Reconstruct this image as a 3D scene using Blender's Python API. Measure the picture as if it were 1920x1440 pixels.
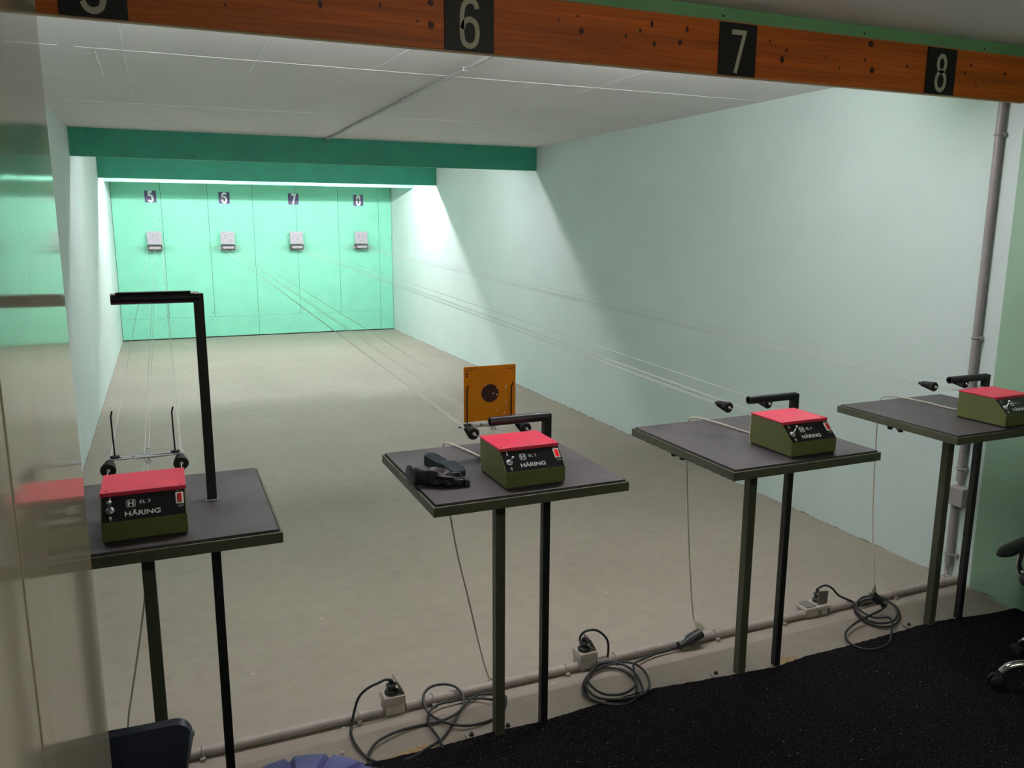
import bpy, bmesh, math, random
from mathutils import Vector, Matrix
random.seed(7)
sc = bpy.context.scene
for o in list(bpy.data.objects): bpy.data.objects.remove(o, do_unlink=True)
COL = sc.collection

# ------------------------------------------------------------------ camera
F, YAW, PIT, ROL = 1527.077, 0.40225, 0.19248, 0.00412
CAM = Vector((0.0943, 0.0, 1.6875))
cam_d = bpy.data.cameras.new('camera'); cam = bpy.data.objects.new('camera', cam_d); COL.objects.link(cam)
cam_d.sensor_fit = 'HORIZONTAL'; cam_d.sensor_width = 36.0; cam_d.lens = 36.0*F/1920; cam_d.clip_start = 0.02; cam_d.clip_end = 100
fw = Vector((math.sin(YAW)*math.cos(PIT), math.cos(YAW)*math.cos(PIT), -math.sin(PIT)))
r0 = Vector((math.cos(YAW), -math.sin(YAW), 0)); u0 = r0.cross(fw)
rr = r0*math.cos(ROL)+u0*math.sin(ROL); uu = -r0*math.sin(ROL)+u0*math.cos(ROL)
mw = Matrix((rr, uu, -fw)).transposed().to_4x4(); mw.translation = CAM
cam.matrix_world = mw; sc.camera = cam

# ------------------------------------------------------------------ world, exposure, lamp strengths
w = bpy.data.worlds.new('world'); sc.world = w; w.use_nodes = True
w.node_tree.nodes['Background'].inputs[0].default_value = (0.5, 0.55, 0.5, 1)
w.node_tree.nodes['Background'].inputs[1].default_value = 0.02
sc.view_settings.view_transform = 'Standard'; sc.view_settings.look = 'None'
sc.view_settings.gamma = 1; sc.view_settings.use_curve_mapping = False
sc.view_settings.exposure = 0.0
S_FRONT, S_MID, S_BACK, S_ROOM = 125.0, 125.0, 300.0, 78.0   # fluorescent tube strengths, the last for an added room lamp

# ------------------------------------------------------------------ layout constants (metres)
BACK = 13.05; XL, XR = -0.519, 3.531; CEIL = 2.432
BEAM1, BEAM2, BEAM3 = 7.484, 10.68, 11.77
WOODY = 2.477
TOP = 0.943      # tabletop surface

# ------------------------------------------------------------------ materials
def ramp(nt, pts, fac):
    n = nt.nodes.new('ShaderNodeValToRGB'); e = n.color_ramp.elements
    while len(e) < len(pts): e.new(0.5)
    for q, (p, c) in zip(e, pts): q.position = p; q.color = tuple(c)+(1,)
    nt.links.new(fac, n.inputs[0]); return n
def mat(name, col, rough=0.6, metal=0.0, var=0.12, scale=8.0, bump=0.0, bscale=60.0, emit=None, estr=0.0, detail=4, coat=0.0, spec=None, stretch=None, ior=None):
    m = bpy.data.materials.new(name); m.use_nodes = True; nt = m.node_tree; b = nt.nodes['Principled BSDF']
    tc = nt.nodes.new('ShaderNodeTexCoord')
    vec = tc.outputs['Object']
    if stretch:
        mp = nt.nodes.new('ShaderNodeMapping'); mp.inputs['Scale'].default_value = stretch
        nt.links.new(vec, mp.inputs[0]); vec = mp.outputs[0]
    nz = nt.nodes.new('ShaderNodeTexNoise'); nz.inputs['Scale'].default_value = scale; nz.inputs['Detail'].default_value = detail
    nt.links.new(vec, nz.inputs['Vector'])
    a = [max(0, c*(1-var)) for c in col]; z = [min(1, c*(1+var)) for c in col]
    r = ramp(nt, [(0.3, a), (0.7, z)], nz.outputs[0])
    nt.links.new(r.outputs[0], b.inputs['Base Color'])
    b.inputs['Roughness'].default_value = rough; b.inputs['Metallic'].default_value = metal
    if spec is not None: b.inputs['Specular IOR Level'].default_value = spec
    if ior: b.inputs['IOR'].default_value = ior
    if coat: b.inputs['Coat Weight'].default_value = coat
    if bump:
        n2 = nt.nodes.new('ShaderNodeTexNoise'); n2.inputs['Scale'].default_value = bscale; n2.inputs['Detail'].default_value = 3
        nt.links.new(tc.outputs['Object'], n2.inputs['Vector'])
        bp = nt.nodes.new('ShaderNodeBump'); bp.inputs['Strength'].default_value = bump; bp.inputs['Distance'].default_value = 0.004
        nt.links.new(n2.outputs[0], bp.inputs['Height']); nt.links.new(bp.outputs[0], b.inputs['Normal'])
    if emit: b.inputs['Emission Color'].default_value = tuple(emit)+(1,); b.inputs['Emission Strength'].default_value = estr
    m['rgb_out'] = r.name
    return m

M = {}
M['wall'] = mat('mint_white_plaster', (0.63, 0.745, 0.71), 0.75, var=0.03, scale=2.0, bump=0.25, bscale=90)
M['wall_dirt'] = M['wall']
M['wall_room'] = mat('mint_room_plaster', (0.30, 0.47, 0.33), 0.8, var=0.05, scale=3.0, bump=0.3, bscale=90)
M['ceiling'] = mat('ceiling_plaster', (0.78, 0.765, 0.75), 0.85, var=0.03, scale=3.0, bump=0.2, bscale=50)
M['ridge'] = mat('ceiling_ridge_plaster', (0.92, 0.92, 0.92), 0.8)
M['mint_board'] = mat('mint_painted_board', (0.25, 0.70, 0.50), 0.55, var=0.05, scale=4, bump=0.05)
def stain_boards(m):
    nt = m.node_tree; bs = nt.nodes['Principled BSDF']; rp = nt.nodes[m['rgb_out']]
    tc = nt.nodes.new('ShaderNodeTexCoord'); sp = nt.nodes.new('ShaderNodeSeparateXYZ'); nt.links.new(tc.outputs['Object'], sp.inputs[0])
    def mth(op, a, b_=None):
        n = nt.nodes.new('ShaderNodeMath'); n.operation = op
        for i, v in enumerate((a, b_)):
            if v is None: continue
            if isinstance(v, (int, float)): n.inputs[i].default_value = v
            else: nt.links.new(v, n.inputs[i])
        return n.outputs[0]
    fx = mth('SUBTRACT', sp.outputs['X'], mth('ROUND', sp.outputs['X']))
    dz = mth('DIVIDE', mth('SUBTRACT', sp.outputs['Z'], 1.33), .05); dx = mth('DIVIDE', fx, .22)
    d2 = mth('ADD', mth('MULTIPLY', dz, dz), mth('MULTIPLY', dx, dx))
    g_ = mth('POWER', 2.718, mth('MULTIPLY', d2, -1))
    mp = nt.nodes.new('ShaderNodeMapping'); mp.inputs['Scale'].default_value = (4, 1, 30); nt.links.new(tc.outputs['Object'], mp.inputs[0])
    nz = nt.nodes.new('ShaderNodeTexNoise'); nz.inputs['Scale'].default_value = 1.5; nz.inputs['Detail'].default_value = 6; nt.links.new(mp.outputs[0], nz.inputs['Vector'])
    f = mth('MULTIPLY', g_, mth('MULTIPLY', nz.outputs[0], 1.1))
    mx = nt.nodes.new('ShaderNodeMixRGB'); mx.inputs[2].default_value = (.13, .25, .17, 1); nt.links.new(f, mx.inputs[0]); nt.links.new(rp.outputs[0], mx.inputs[1]); nt.links.new(mx.outputs[0], bs.inputs['Base Color'])
stain_boards(M['mint_board'])
M['beam_green'] = mat('green_painted_timber', (0.03, 0.26, 0.165), 0.55, spec=0.3, var=0.08, scale=5, bump=0.08)
M['lintel_green'] = mat('green_painted_lintel', (0.22, 0.50, 0.24), 0.6, var=0.08, scale=5)
M['olive'] = mat('olive_painted_steel', (0.072, 0.078, 0.045), 0.45, var=0.1, scale=20)
M['olive_box'] = mat('olive_enamel', (0.11, 0.125, 0.035), 0.42, var=0.08, scale=14, bump=0.05, bscale=250)
M['olive_side'] = M['olive_box']
M['black_steel'] = mat('black_painted_steel', (0.012, 0.012, 0.014), 0.4, var=0.2, scale=20)
M['black_tube'] = mat('black_wrapped_tube', (0.014, 0.014, 0.02), 0.32, var=0.3, scale=30)
M['board'] = mat('worn_black_tabletop', (0.060, 0.052, 0.054), 0.5, var=0.30, scale=9, bump=0.08, bscale=30, detail=8)
M['board_edge'] = mat('tabletop_edge_black', (0.01, 0.01, 0.01), 0.6)
M['red_lid'] = mat('red_plastic_lid', (0.72, 0.035, 0.085), 0.42, var=0.10, scale=14, detail=8)
M['panel_black'] = mat('gloss_black_faceplate', (0.008, 0.008, 0.009), 0.25)
M['silver_print'] = mat('silver_print', (0.55, 0.55, 0.55), 0.4)
M['white_plastic'] = mat('white_plastic', (0.75, 0.73, 0.68), 0.45)
M['switch_red'] = mat('red_rocker', (0.45, 0.01, 0.01), 0.3)
M['switch_lit'] = mat('lit_red_rocker', (0.65, 0.006, 0.008), 0.3, emit=(1, 0.0, 0.005), estr=0.35)
M['chrome'] = mat('chrome', (0.75, 0.75, 0.76), 0.12, metal=1.0, var=0.02)
M['steel'] = mat('brushed_steel', (0.55, 0.55, 0.56), 0.35, metal=0.8, var=0.12, scale=40)
M['rubber'] = mat('black_rubber', (0.012, 0.012, 0.012), 0.5, var=0.2, scale=30)
M['cable_black'] = mat('black_cable_rubber', (0.018, 0.02, 0.022), 0.45, var=0.2, scale=40)
M['cable_white'] = mat('aged_white_cable', (0.55, 0.50, 0.40), 0.5, var=0.1, scale=30)
M['cord'] = mat('white_nylon_cord', (0.52, 0.52, 0.50), 0.6)
M['conduit'] = mat('cream_painted_conduit', (0.36, 0.32, 0.28), 0.4, var=0.12, scale=25)
M['conduit_grey'] = mat('grey_plastic_conduit', (0.42, 0.42, 0.40), 0.5, var=0.08, scale=25)
M['socket'] = mat('grey_white_socket_plastic', (0.46, 0.42, 0.37), 0.45, var=0.08, scale=30)
M['socket_flap'] = mat('grey_flap_plastic', (0.18, 0.155, 0.135), 0.45, var=0.08, scale=30)
M['sign_black'] = mat('black_sign_board', (0.006, 0.006, 0.007), 0.5)
M['sign_purple'] = mat('dark_violet_sign_board', (0.10, 0.065, 0.17), 0.5)
M['digit'] = mat('aged_white_digit', (0.52, 0.50, 0.38), 0.5, var=0.06)
M['digit_white'] = mat('white_digit', (0.9, 0.9, 0.9), 0.5, var=0.02)
M['trap_white'] = mat('shot_worn_white_steel', (0.42, 0.38, 0.43), 0.5, var=0.12, scale=30)
M['trap_dark'] = mat('dark_trap_housing', (0.10, 0.075, 0.055), 0.5, var=0.2, scale=40)
M['pipe_wall'] = mat('grey_painted_pipe', (0.30, 0.28, 0.28), 0.4, var=0.08, scale=20)
M['navy'] = mat('dark_navy_plastic', (0.022, 0.028, 0.05), 0.4, var=0.15, scale=10)
M['blue'] = mat('blue_ribbed_fabric', (0.065, 0.07, 0.22), 0.6, var=0.15, scale=14)
M['gun'] = mat('gunmetal_blue_black', (0.012, 0.019, 0.023), 0.6, metal=0.0, spec=0.2, var=0.25, scale=40)
M['grip'] = mat('dark_stippled_grip', (0.022, 0.020, 0.023), 0.5, spec=0.3, var=0.3, scale=60, bump=0.3, bscale=220)
M['lamp_white'] = mat('lamp_housing_white', (0.8, 0.8, 0.8), 0.5)
M['dirt'] = mat('brown_wall_base_crack', (0.13, 0.10, 0.075), 0.9, var=0.4, scale=40)
M['fluff'] = mat('pale_debris', (0.6, 0.6, 0.55), 0.8)
def tube_mat(name, s, c=(1.0, 0.94, 1.0)):
    return mat(name, (0.9, 0.9, 0.9), 0.4, emit=c, estr=s)

# floor: worn beige paint
def floor_mat():
    m = mat('beige_floor_paint', (0.335, 0.290, 0.238), 0.55, var=0.06, scale=1.6, bump=0.05, bscale=60, detail=6)
    nt = m.node_tree; b = nt.nodes['Principled BSDF']; rp = nt.nodes[m['rgb_out']]
    tc = nt.nodes.new('ShaderNodeTexCoord')
    n = nt.nodes.new('ShaderNodeTexNoise'); n.inputs['Scale'].default_value = 14; n.inputs['Detail'].default_value = 8
    nt.links.new(tc.outputs['Object'], n.inputs['Vector'])
    r2 = ramp(nt, [(0.30, (0.88, 0.87, 0.85)), (0.55, (1, 1, 1))], n.outputs[0])
    mx = nt.nodes.new('ShaderNodeMixRGB'); mx.blend_type = 'MULTIPLY'; mx.inputs[0].default_value = 0.7
    nt.links.new(rp.outputs[0], mx.inputs[1]); nt.links.new(r2.outputs[0], mx.inputs[2])
    # small dark scuffs
    v = nt.nodes.new('ShaderNodeTexVoronoi'); v.inputs['Scale'].default_value = 3.2; nt.links.new(tc.outputs['Object'], v.inputs['Vector'])
    r3 = ramp(nt, [(0.012, (0.45, 0.42, 0.36)), (0.020, (1, 1, 1))], v.outputs['Distance'])
    m2 = nt.nodes.new('ShaderNodeMixRGB'); m2.blend_type = 'MULTIPLY'; m2.inputs[0].default_value = 0.9
    nt.links.new(mx.outputs[0], m2.inputs[1]); nt.links.new(r3.outputs[0], m2.inputs[2])
    nt.links.new(m2.outputs[0], b.inputs['Base Color']); return m
M['floor'] = floor_mat()
def carpet_mat():
    m = mat('black_speckled_carpet', (0.007, 0.006, 0.008), 0.95, var=0.5, scale=160, bump=0.9, bscale=170, spec=0.1)
    nt = m.node_tree; b = nt.nodes['Principled BSDF']; rp = nt.nodes[m['rgb_out']]
    tc = nt.nodes.new('ShaderNodeTexCoord')
    n = nt.nodes.new('ShaderNodeTexNoise'); n.inputs['Scale'].default_value = 150; n.inputs['Detail'].default_value = 2
    nt.links.new(tc.outputs['Object'], n.inputs['Vector'])
    r2 = ramp(nt, [(0.58, (0, 0, 0)), (0.74, (0.065, 0.056, 0.062))], n.outputs[0])
    v = nt.nodes.new('ShaderNodeTexVoronoi'); v.inputs['Scale'].default_value = 26; nt.links.new(tc.outputs['Object'], v.inputs['Vector'])
    r3 = ramp(nt, [(0.045, (0.22, 0.2, 0.19)), (0.075, (0, 0, 0))], v.outputs['Distance'])
    a = nt.nodes.new('ShaderNodeMixRGB'); a.blend_type = 'ADD'; a.inputs[0].default_value = 1
    c = nt.nodes.new('ShaderNodeMixRGB'); c.blend_type = 'ADD'; c.inputs[0].default_value = 1
    nt.links.new(rp.outputs[0], a.inputs[1]); nt.links.new(r2.outputs[0], a.inputs[2])
    nt.links.new(a.outputs[0], c.inputs[1]); nt.links.new(r3.outputs[0], c.inputs[2])
    nt.links.new(c.outputs[0], b.inputs['Base Color']); return m
M['carpet'] = carpet_mat()
def wood_mat():
    m = mat('orange_stained_pine', (0.64, 0.140, 0.009), 0.5, var=0.30, scale=2.2, detail=8, stretch=(0.6, 6, 14))
    nt = m.node_tree; b = nt.nodes['Principled BSDF']; rp = nt.nodes[m['rgb_out']]
    tc = nt.nodes.new('ShaderNodeTexCoord'); mp = nt.nodes.new('ShaderNodeMapping'); mp.inputs['Scale'].default_value = (0.8, 4, 4)
    nt.links.new(tc.outputs['Object'], mp.inputs[0])
    wv = nt.nodes.new('ShaderNodeTexWave'); wv.bands_direction = 'Z'; wv.inputs['Scale'].default_value = 5; wv.inputs['Distortion'].default_value = 9; wv.inputs['Detail'].default_value = 3
    nt.links.new(mp.outputs[0], wv.inputs['Vector'])
    r2 = ramp(nt, [(0.0, (0.80, 0.72, 0.62)), (0.6, (1, 1, 1))], wv.outputs[0])
    mx = nt.nodes.new('ShaderNodeMixRGB'); mx.blend_type = 'MULTIPLY'; mx.inputs[0].default_value = 0.55
    nt.links.new(rp.outputs[0], mx.inputs[1]); nt.links.new(r2.outputs[0], mx.inputs[2])
    nt.links.new(mx.outputs[0], b.inputs['Base Color']); return m
M['wood'] = wood_mat()
M['knot'] = mat('dark_pine_knot', (0.085, 0.018, 0.006), 0.45, var=0.4, scale=120)
M['wood_edge'] = mat('pale_board_edge', (0.45, 0.30, 0.14), 0.6)
def partition_mat():
    m = mat('glossy_cream_panel', (0.36, 0.325, 0.225), 0.085, var=0.05, scale=2, ior=1.5)
    nt = m.node_tree; b = nt.nodes['Principled BSDF']
    tc = nt.nodes.new('ShaderNodeTexCoord'); n = nt.nodes.new('ShaderNodeTexNoise'); n.inputs['Scale'].default_value = 7; n.inputs['Detail'].default_value = 2
    nt.links.new(tc.outputs['Object'], n.inputs['Vector'])
    bp = nt.nodes.new('ShaderNodeBump'); bp.inputs['Strength'].default_value = 0.03; bp.inputs['Distance'].default_value = 0.01
    nt.links.new(n.outputs[0], bp.inputs['Height']); nt.links.new(bp.outputs[0], b.inputs['Normal']); return m
M['partition'] = partition_mat()
M['partition_edge'] = mat('panel_edge_cream', (0.40, 0.38, 0.28), 0.4)
# orange target card with printed rings (rings are print on the card)
def card_mat():
    m = mat('orange_target_card', (0.74, 0.37, 0.015), 0.6, var=0.04, scale=10)
    nt = m.node_tree; b = nt.nodes['Principled BSDF']; rp = nt.nodes[m['rgb_out']]
    tc = nt.nodes.new('ShaderNodeTexCoord'); mp = nt.nodes.new('ShaderNodeMapping')
    mp.inputs['Location'].default_value = (0, 0, -0.09); mp.inputs['Scale'].default_value = (1, 0, 1)
    nt.links.new(tc.outputs['Object'], mp.inputs[0])
    ln = nt.nodes.new('ShaderNodeVectorMath'); ln.operation = 'LENGTH'; nt.links.new(mp.outputs[0], ln.inputs[0])
    ml = nt.nodes.new('ShaderNodeMath'); ml.operation = 'MULTIPLY'; ml.inputs[1].default_value = 1/0.0083; nt.links.new(ln.outputs['Value'], ml.inputs[0])
    fr = nt.nodes.new('ShaderNodeMath'); fr.operation = 'FRACT'; nt.links.new(ml.outputs[0], fr.inputs[0])
    r2 = ramp(nt, [(0.0, (0.62, 0.55, 0.5)), (0.12, (1, 1, 1))], fr.outputs[0])
    lt = nt.nodes.new('ShaderNodeMath'); lt.operation = 'GREATER_THAN'; lt.inputs[1].default_value = 0.0835; nt.links.new(ln.outputs['Value'], lt.inputs[0])
    w1 = nt.nodes.new('ShaderNodeMixRGB'); w1.inputs[2].default_value = (1, 1, 1, 1); nt.links.new(lt.outputs[0], w1.inputs[0]); nt.links.new(r2.outputs[0], w1.inputs[1])
    mx = nt.nodes.new('ShaderNodeMixRGB'); mx.blend_type = 'MULTIPLY'; mx.inputs[0].default_value = 0.7
    nt.links.new(rp.outputs[0], mx.inputs[1]); nt.links.new(w1.outputs[0], mx.inputs[2])
    nt.links.new(mx.outputs[0], b.inputs['Base Color'])
    tl = nt.nodes.new('ShaderNodeBsdfTranslucent'); nt.links.new(mx.outputs[0], tl.inputs[0])
    ms = nt.nodes.new('ShaderNodeMixShader'); ms.inputs[0].default_value = .45; out = nt.nodes['Material Output']
    nt.links.new(b.outputs[0], ms.inputs[1]); nt.links.new(tl.outputs[0], ms.inputs[2]); nt.links.new(ms.outputs[0], out.inputs[0]); return m
M['card'] = card_mat()
M['card_dark'] = mat('dark_red_print', (0.05, 0.012, 0.008), 0.6, var=0.2, scale=60)

# ------------------------------------------------------------------ mesh builder
class B:
    def __init__(s): s.bm = bmesh.new(); s.mi = 0
    def m(s, i): s.mi = i; return s
    def face(s, vs):
        try: f = s.bm.faces.new(vs); f.material_index = s.mi; return f
        except ValueError: return None
    def box(s, x0, x1, y0, y1, z0, z1, mx=None):
        c = [Vector((x, y, z)) for x in (x0, x1) for y in (y0, y1) for z in (z0, z1)]
        if mx: c = [mx @ p for p in c]
        v = [s.bm.verts.new(p) for p in c]
        for q in ((0,1,3,2),(4,6,7,5),(0,4,5,1),(2,3,7,6),(0,2,6,4),(1,5,7,3)): s.face([v[i] for i in q])
        return s
    def prism(s, poly, fn, t0, t1):
        # poly 2D points, fn(u, v, t) -> Vector
        a = [s.bm.verts.new(fn(u, v, t0)) for u, v in poly]; b = [s.bm.verts.new(fn(u, v, t1)) for u, v in poly]
        s.face(a[::-1]); s.face(b); n = len(poly)
        for i in range(n): s.face([a[i], a[(i+1) % n], b[(i+1) % n], b[i]])
        return s
    def rings(s, rs, cap=True):
        vv = [[s.bm.verts.new(p) for p in r] for r in rs]; n = len(vv[0])
        for a, b in zip(vv, vv[1:]):
            for i in range(n): s.face([a[i], a[(i+1) % n], b[(i+1) % n], b[i]])
        if cap: s.face(vv[0][::-1]); s.face(vv[-1])
        return s
    def lathe(s, p0, axis, prof, n=20, cap=True, flat=(1, 1)):
        # prof: (dist along axis, radius)
        ax = Vector(axis).normalized(); up = Vector((0, 0, 1)) if abs(ax.z) < 0.9 else Vector((1, 0, 0))
        a = ax.cross(up).normalized(); b = ax.cross(a).normalized(); p0 = Vector(p0); rs = []
        for d, r in prof:
            rs.append([p0+ax*d+(a*math.cos(2*math.pi*i/n)*flat[0]+b*math.sin(2*math.pi*i/n)*flat[1])*max(r, 1e-5) for i in range(n)])
        return s.rings(rs, cap)
    def cyl(s, p0, p1, r, n=16, r1=None):
        p0, p1 = Vector(p0), Vector(p1); L = (p1-p0).length
        return s.lathe(p0, p1-p0, [(0, r), (L, r if r1 is None else r1)], n)
    def tube(s, pts, r, n=8, smooth=0, cap=True):
        pts = [Vector(p) for p in pts]
        if smooth: pts = catmull(pts, smooth)
        rs = []; prev = None
        for i, p in enumerate(pts):
            t = (pts[min(i+1, len(pts)-1)]-pts[max(i-1, 0)]).normalized()
            if prev is None:
                up = Vector((0, 0, 1)) if abs(t.z) < 0.9 else Vector((1, 0, 0)); a = t.cross(up).normalized()
            else:
                a = (prev-t*prev.dot(t))
                a = a.normalized() if a.length > 1e-6 else t.orthogonal().normalized()
            prev = a; b = t.cross(a)
            rs.append([p+(a*math.cos(2*math.pi*k/n)+b*math.sin(2*math.pi*k/n))*r for k in range(n)])
        return s.rings(rs, cap)
    def ball(s, c, r, n=16, sc3=(1, 1, 1), mx=None):
        c = Vector(c); rs = []
        for j in range(1, n):
            t = math.pi*j/n; rs.append([c+Vector((math.sin(t)*math.cos(2*math.pi*i/n)*sc3[0], math.sin(t)*math.sin(2*math.pi*i/n)*sc3[1], math.cos(t)*sc3[2]))*r for i in range(n)])
        if mx: rs = [[mx @ p for p in q] for q in rs]
        return s.rings(rs)
    def torus(s, c, R, r, axis, n=28, k=8):
        ax = Vector(axis).normalized(); a = ax.orthogonal().normalized(); b = ax.cross(a); c = Vector(c)
        rs = []
        for i in range(n+1):
            d = a*math.cos(2*math.pi*i/n)+b*math.sin(2*math.pi*i/n)
            rs.append([c+d*R+(d*math.cos(2*math.pi*j/k)+ax*math.sin(2*math.pi*j/k))*r for j in range(k)])
        return s.rings(rs, False)
    def stroke(s, pts, th, fn, d0, d1, closed=False):
        # a flat ribbon along 2D pts, thickness th, extruded from d0 to d1 through fn(u, v, t)
        P = [Vector(p) for p in pts]
        n = len(P); L = []; R = []
        for i, p in enumerate(P):
            if closed: a, b = P[(i-1) % n], P[(i+1) % n]
            else: a, b = P[max(i-1, 0)], P[min(i+1, n-1)]
            e1 = (p-a); e2 = (b-p)
            e1 = e1.normalized() if e1.length > 1e-9 else None; e2 = e2.normalized() if e2.length > 1e-9 else None
            if e1 is None: e1 = e2
            if e2 is None: e2 = e1
            t = (e1+e2); t = t.normalized() if t.length > 1e-6 else e1
            nn = Vector((-t.y, t.x)); k = th/2/max(0.5, nn.dot(Vector((-e1.y, e1.x))))
            L.append(p+nn*k); R.append(p-nn*k)
        seg = range(n if closed else n-1)
        A = [s.bm.verts.new(fn(q.x, q.y, d0)) for q in L]; Bv = [s.bm.verts.new(fn(q.x, q.y, d0)) for q in R]
        C = [s.bm.verts.new(fn(q.x, q.y, d1)) for q in L]; D = [s.bm.verts.new(fn(q.x, q.y, d1)) for q in R]
        for i in seg:
            j = (i+1) % n
            s.face([C[i], D[i], D[j], C[j]]); s.face([A[i], A[j], Bv[j], Bv[i]])
            s.face([A[i], C[i], C[j], A[j]]); s.face([Bv[i], Bv[j], D[j], D[i]])
        if not closed:
            s.face([A[0], Bv[0], D[0], C[0]]); s.face([A[-1], C[-1], D[-1], Bv[-1]])
        return s
    def obj(s, name, mats, parent=None, smooth=False, bevel=0, seg=2, origin=False, subd=0):
        bmesh.ops.recalc_face_normals(s.bm, faces=s.bm.faces[:])
        off = Vector((0, 0, 0))
        if origin:
            xs = [v.co for v in s.bm.verts]
            lo = Vector([min(p[i] for p in xs) for i in range(3)]); hi = Vector([max(p[i] for p in xs) for i in range(3)])
            off = Vector(((lo.x+hi.x)/2, (lo.y+hi.y)/2, lo.z))
            for v in s.bm.verts: v.co -= off
        me = bpy.data.meshes.new(name); s.bm.to_mesh(me); s.bm.free()
        if not isinstance(mats, (list, tuple)): mats = [mats]
        for q in mats: me.materials.append(M[q] if isinstance(q, str) else q)
        o = bpy.data.objects.new(name, me); COL.objects.link(o); o.location = off
        if parent: o.parent = parent
        if bevel:
            b = o.modifiers.new('bevel', 'BEVEL'); b.width = bevel; b.segments = seg; b.limit_method = 'ANGLE'; b.angle_limit = math.radians(35)
        if subd:
            q = o.modifiers.new('subd', 'SUBSURF'); q.levels = subd; q.render_levels = subd
        if smooth:
            for p in me.polygons: p.use_smooth = True
            if not subd and not bevel:
                try:
                    me.set_sharp_from_angle(angle=math.radians(40))
                except Exception: pass
        return o
def catmull(P, k=6):
    out = []; n = len(P)
    for i in range(n-1):
        a, b, c, d = P[max(i-1, 0)], P[i], P[i+1], P[min(i+2, n-1)]
        for j in range(k):
            t = j/k; out.append(0.5*((2*b)+(c-a)*t+(2*a-5*b+4*c-d)*t*t+(3*b-a-3*c+d)*t**3))
    out.append(P[-1]); return out
def thing(name, label, cat, loc=(0, 0, 0), rz=0, group=None):
    o = bpy.data.objects.new(name, None); COL.objects.link(o); o.location = loc; o.rotation_euler = (0, 0, rz); o.empty_display_size = 0.05
    return tag(o, label, cat, group)
def tag(o, label, cat, group=None):
    o['label'] = label; o['category'] = cat
    if group: o['group'] = group
    return o
def struct(o): o['kind'] = 'structure'; return o

# digits as strokes, box 0.5 wide by 1 high
def sm(p, k=6): return [tuple(q) for q in catmull([Vector(a) for a in p], k)]
def ell(cx, cy, rx, ry, n=28): return [(cx+rx*math.cos(2*math.pi*i/n), cy+ry*math.sin(2*math.pi*i/n)) for i in range(n)]
DIG = {
 '5': [([(0.43, 0.95), (0.10, 0.95), (0.07, 0.55)], False), (sm([(0.07, 0.56), (0.16, 0.63), (0.27, 0.64), (0.40, 0.55), (0.45, 0.33), (0.40, 0.12), (0.25, 0.045), (0.12, 0.09), (0.05, 0.2)]), False)],
 '6': [(sm([(0.44, 0.80), (0.40, 0.91), (0.26, 0.955), (0.12, 0.88), (0.06, 0.72), (0.05, 0.5), (0.05, 0.30), (0.10, 0.11), (0.25, 0.045), (0.40, 0.12), (0.45, 0.31), (0.41, 0.50), (0.27, 0.58), (0.13, 0.53), (0.055, 0.38)]), False)],
 '7': [([(0.02, 0.945), (0.46, 0.945), (0.19, 0.0)], False)],
 '8': [(ell(0.25, 0.745, 0.165, 0.205), True), (ell(0.25, 0.285, 0.20, 0.24), True)],
}
def digit(b, ch, fn, th, d0, d1):
    for pts, cl in DIG[ch]: b.stroke(pts, th, fn, d0, d1, cl)
def text_faces(b, s, size, fn, d, xs=1.0, off=0.0, spacing=1.0):
    cu = bpy.data.curves.new('t', 'FONT'); cu.body = s; cu.size = size; cu.align_x = 'CENTER'; cu.align_y = 'CENTER'; cu.offset = off; cu.space_character = spacing
    o = bpy.data.objects.new('t', cu); COL.objects.link(o)
    dg = bpy.context.evaluated_depsgraph_get(); me = bpy.data.meshes.new_from_object(o.evaluated_get(dg))
    v = [b.bm.verts.new(fn(p.co.x*xs, p.co.y, d)) for p in me.vertices]
    for p in me.polygons: b.face([v[i] for i in p.vertices])
    bpy.data.objects.remove(o, do_unlink=True); bpy.data.curves.remove(cu); bpy.data.meshes.remove(me)

# ================================================================== SETTING
RX0, RY0 = -3.0, -2.6     # shooters' room extents
# floor with a slight fall towards the carpet
b = B()
prof = [(BACK+0.1, 0), (2.46, 0), (2.36, -0.012), (RY0-0.1, -0.012), (RY0-0.1, -0.12), (BACK+0.1, -0.12)]
b.prism(prof, lambda u, v, t: Vector((t, u, v)), RX0-0.1, XR+0.1)
struct(b.obj('floor', 'floor'))
# ceiling, with plaster ridges
b = B(); b.box(RX0-0.1, XR+0.1, RY0-0.1, BACK+0.1, CEIL, CEIL+0.1)
b.m(1)
def ridge(p, q, wd):
    n = 60; P = []
    for i in range(n+1):
        t = i/n; P.append((p[0]+(q[0]-p[0])*t+random.uniform(-.0025, .0025), p[1]+(q[1]-p[1])*t+random.uniform(-.0025, .0025)))
    k = 0
    while k < n:
        e = min(n, k+random.randint(3, 14)); b.stroke(P[k:e+1], wd*random.uniform(.5, 1.2), lambda u, v, t: Vector((u, v, t)), CEIL-0.0015, CEIL+0.001); k = e+random.choice([0, 0, 0, 1])
ridge((XL, 4.135), (3.5, 4.165), 0.008); ridge((XL, 5.88), (2.6, 5.86), 0.006)
ridge((0.009, 2.6), (-0.005, 6.0), 0.005); ridge((-0.115, 4.19), (-0.118, 4.9), 0.004)
ridge((1.20, 2.6), (1.11, 4.1), 0.004); ridge((0.56, 2.6), (0.56, 5.4), 0.003); ridge((2.35, 2.6), (2.35, 5.4), 0.002)
for _ in range(26):
    x, y = random.uniform(-.4, 3.4), random.uniform(2.7, 7.2); b.ball((x, y, CEIL), random.uniform(.003, .008), 6, (2.2, 1, .3))
struct(b.obj('ceiling', ['ceiling', 'ridge']))
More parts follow.
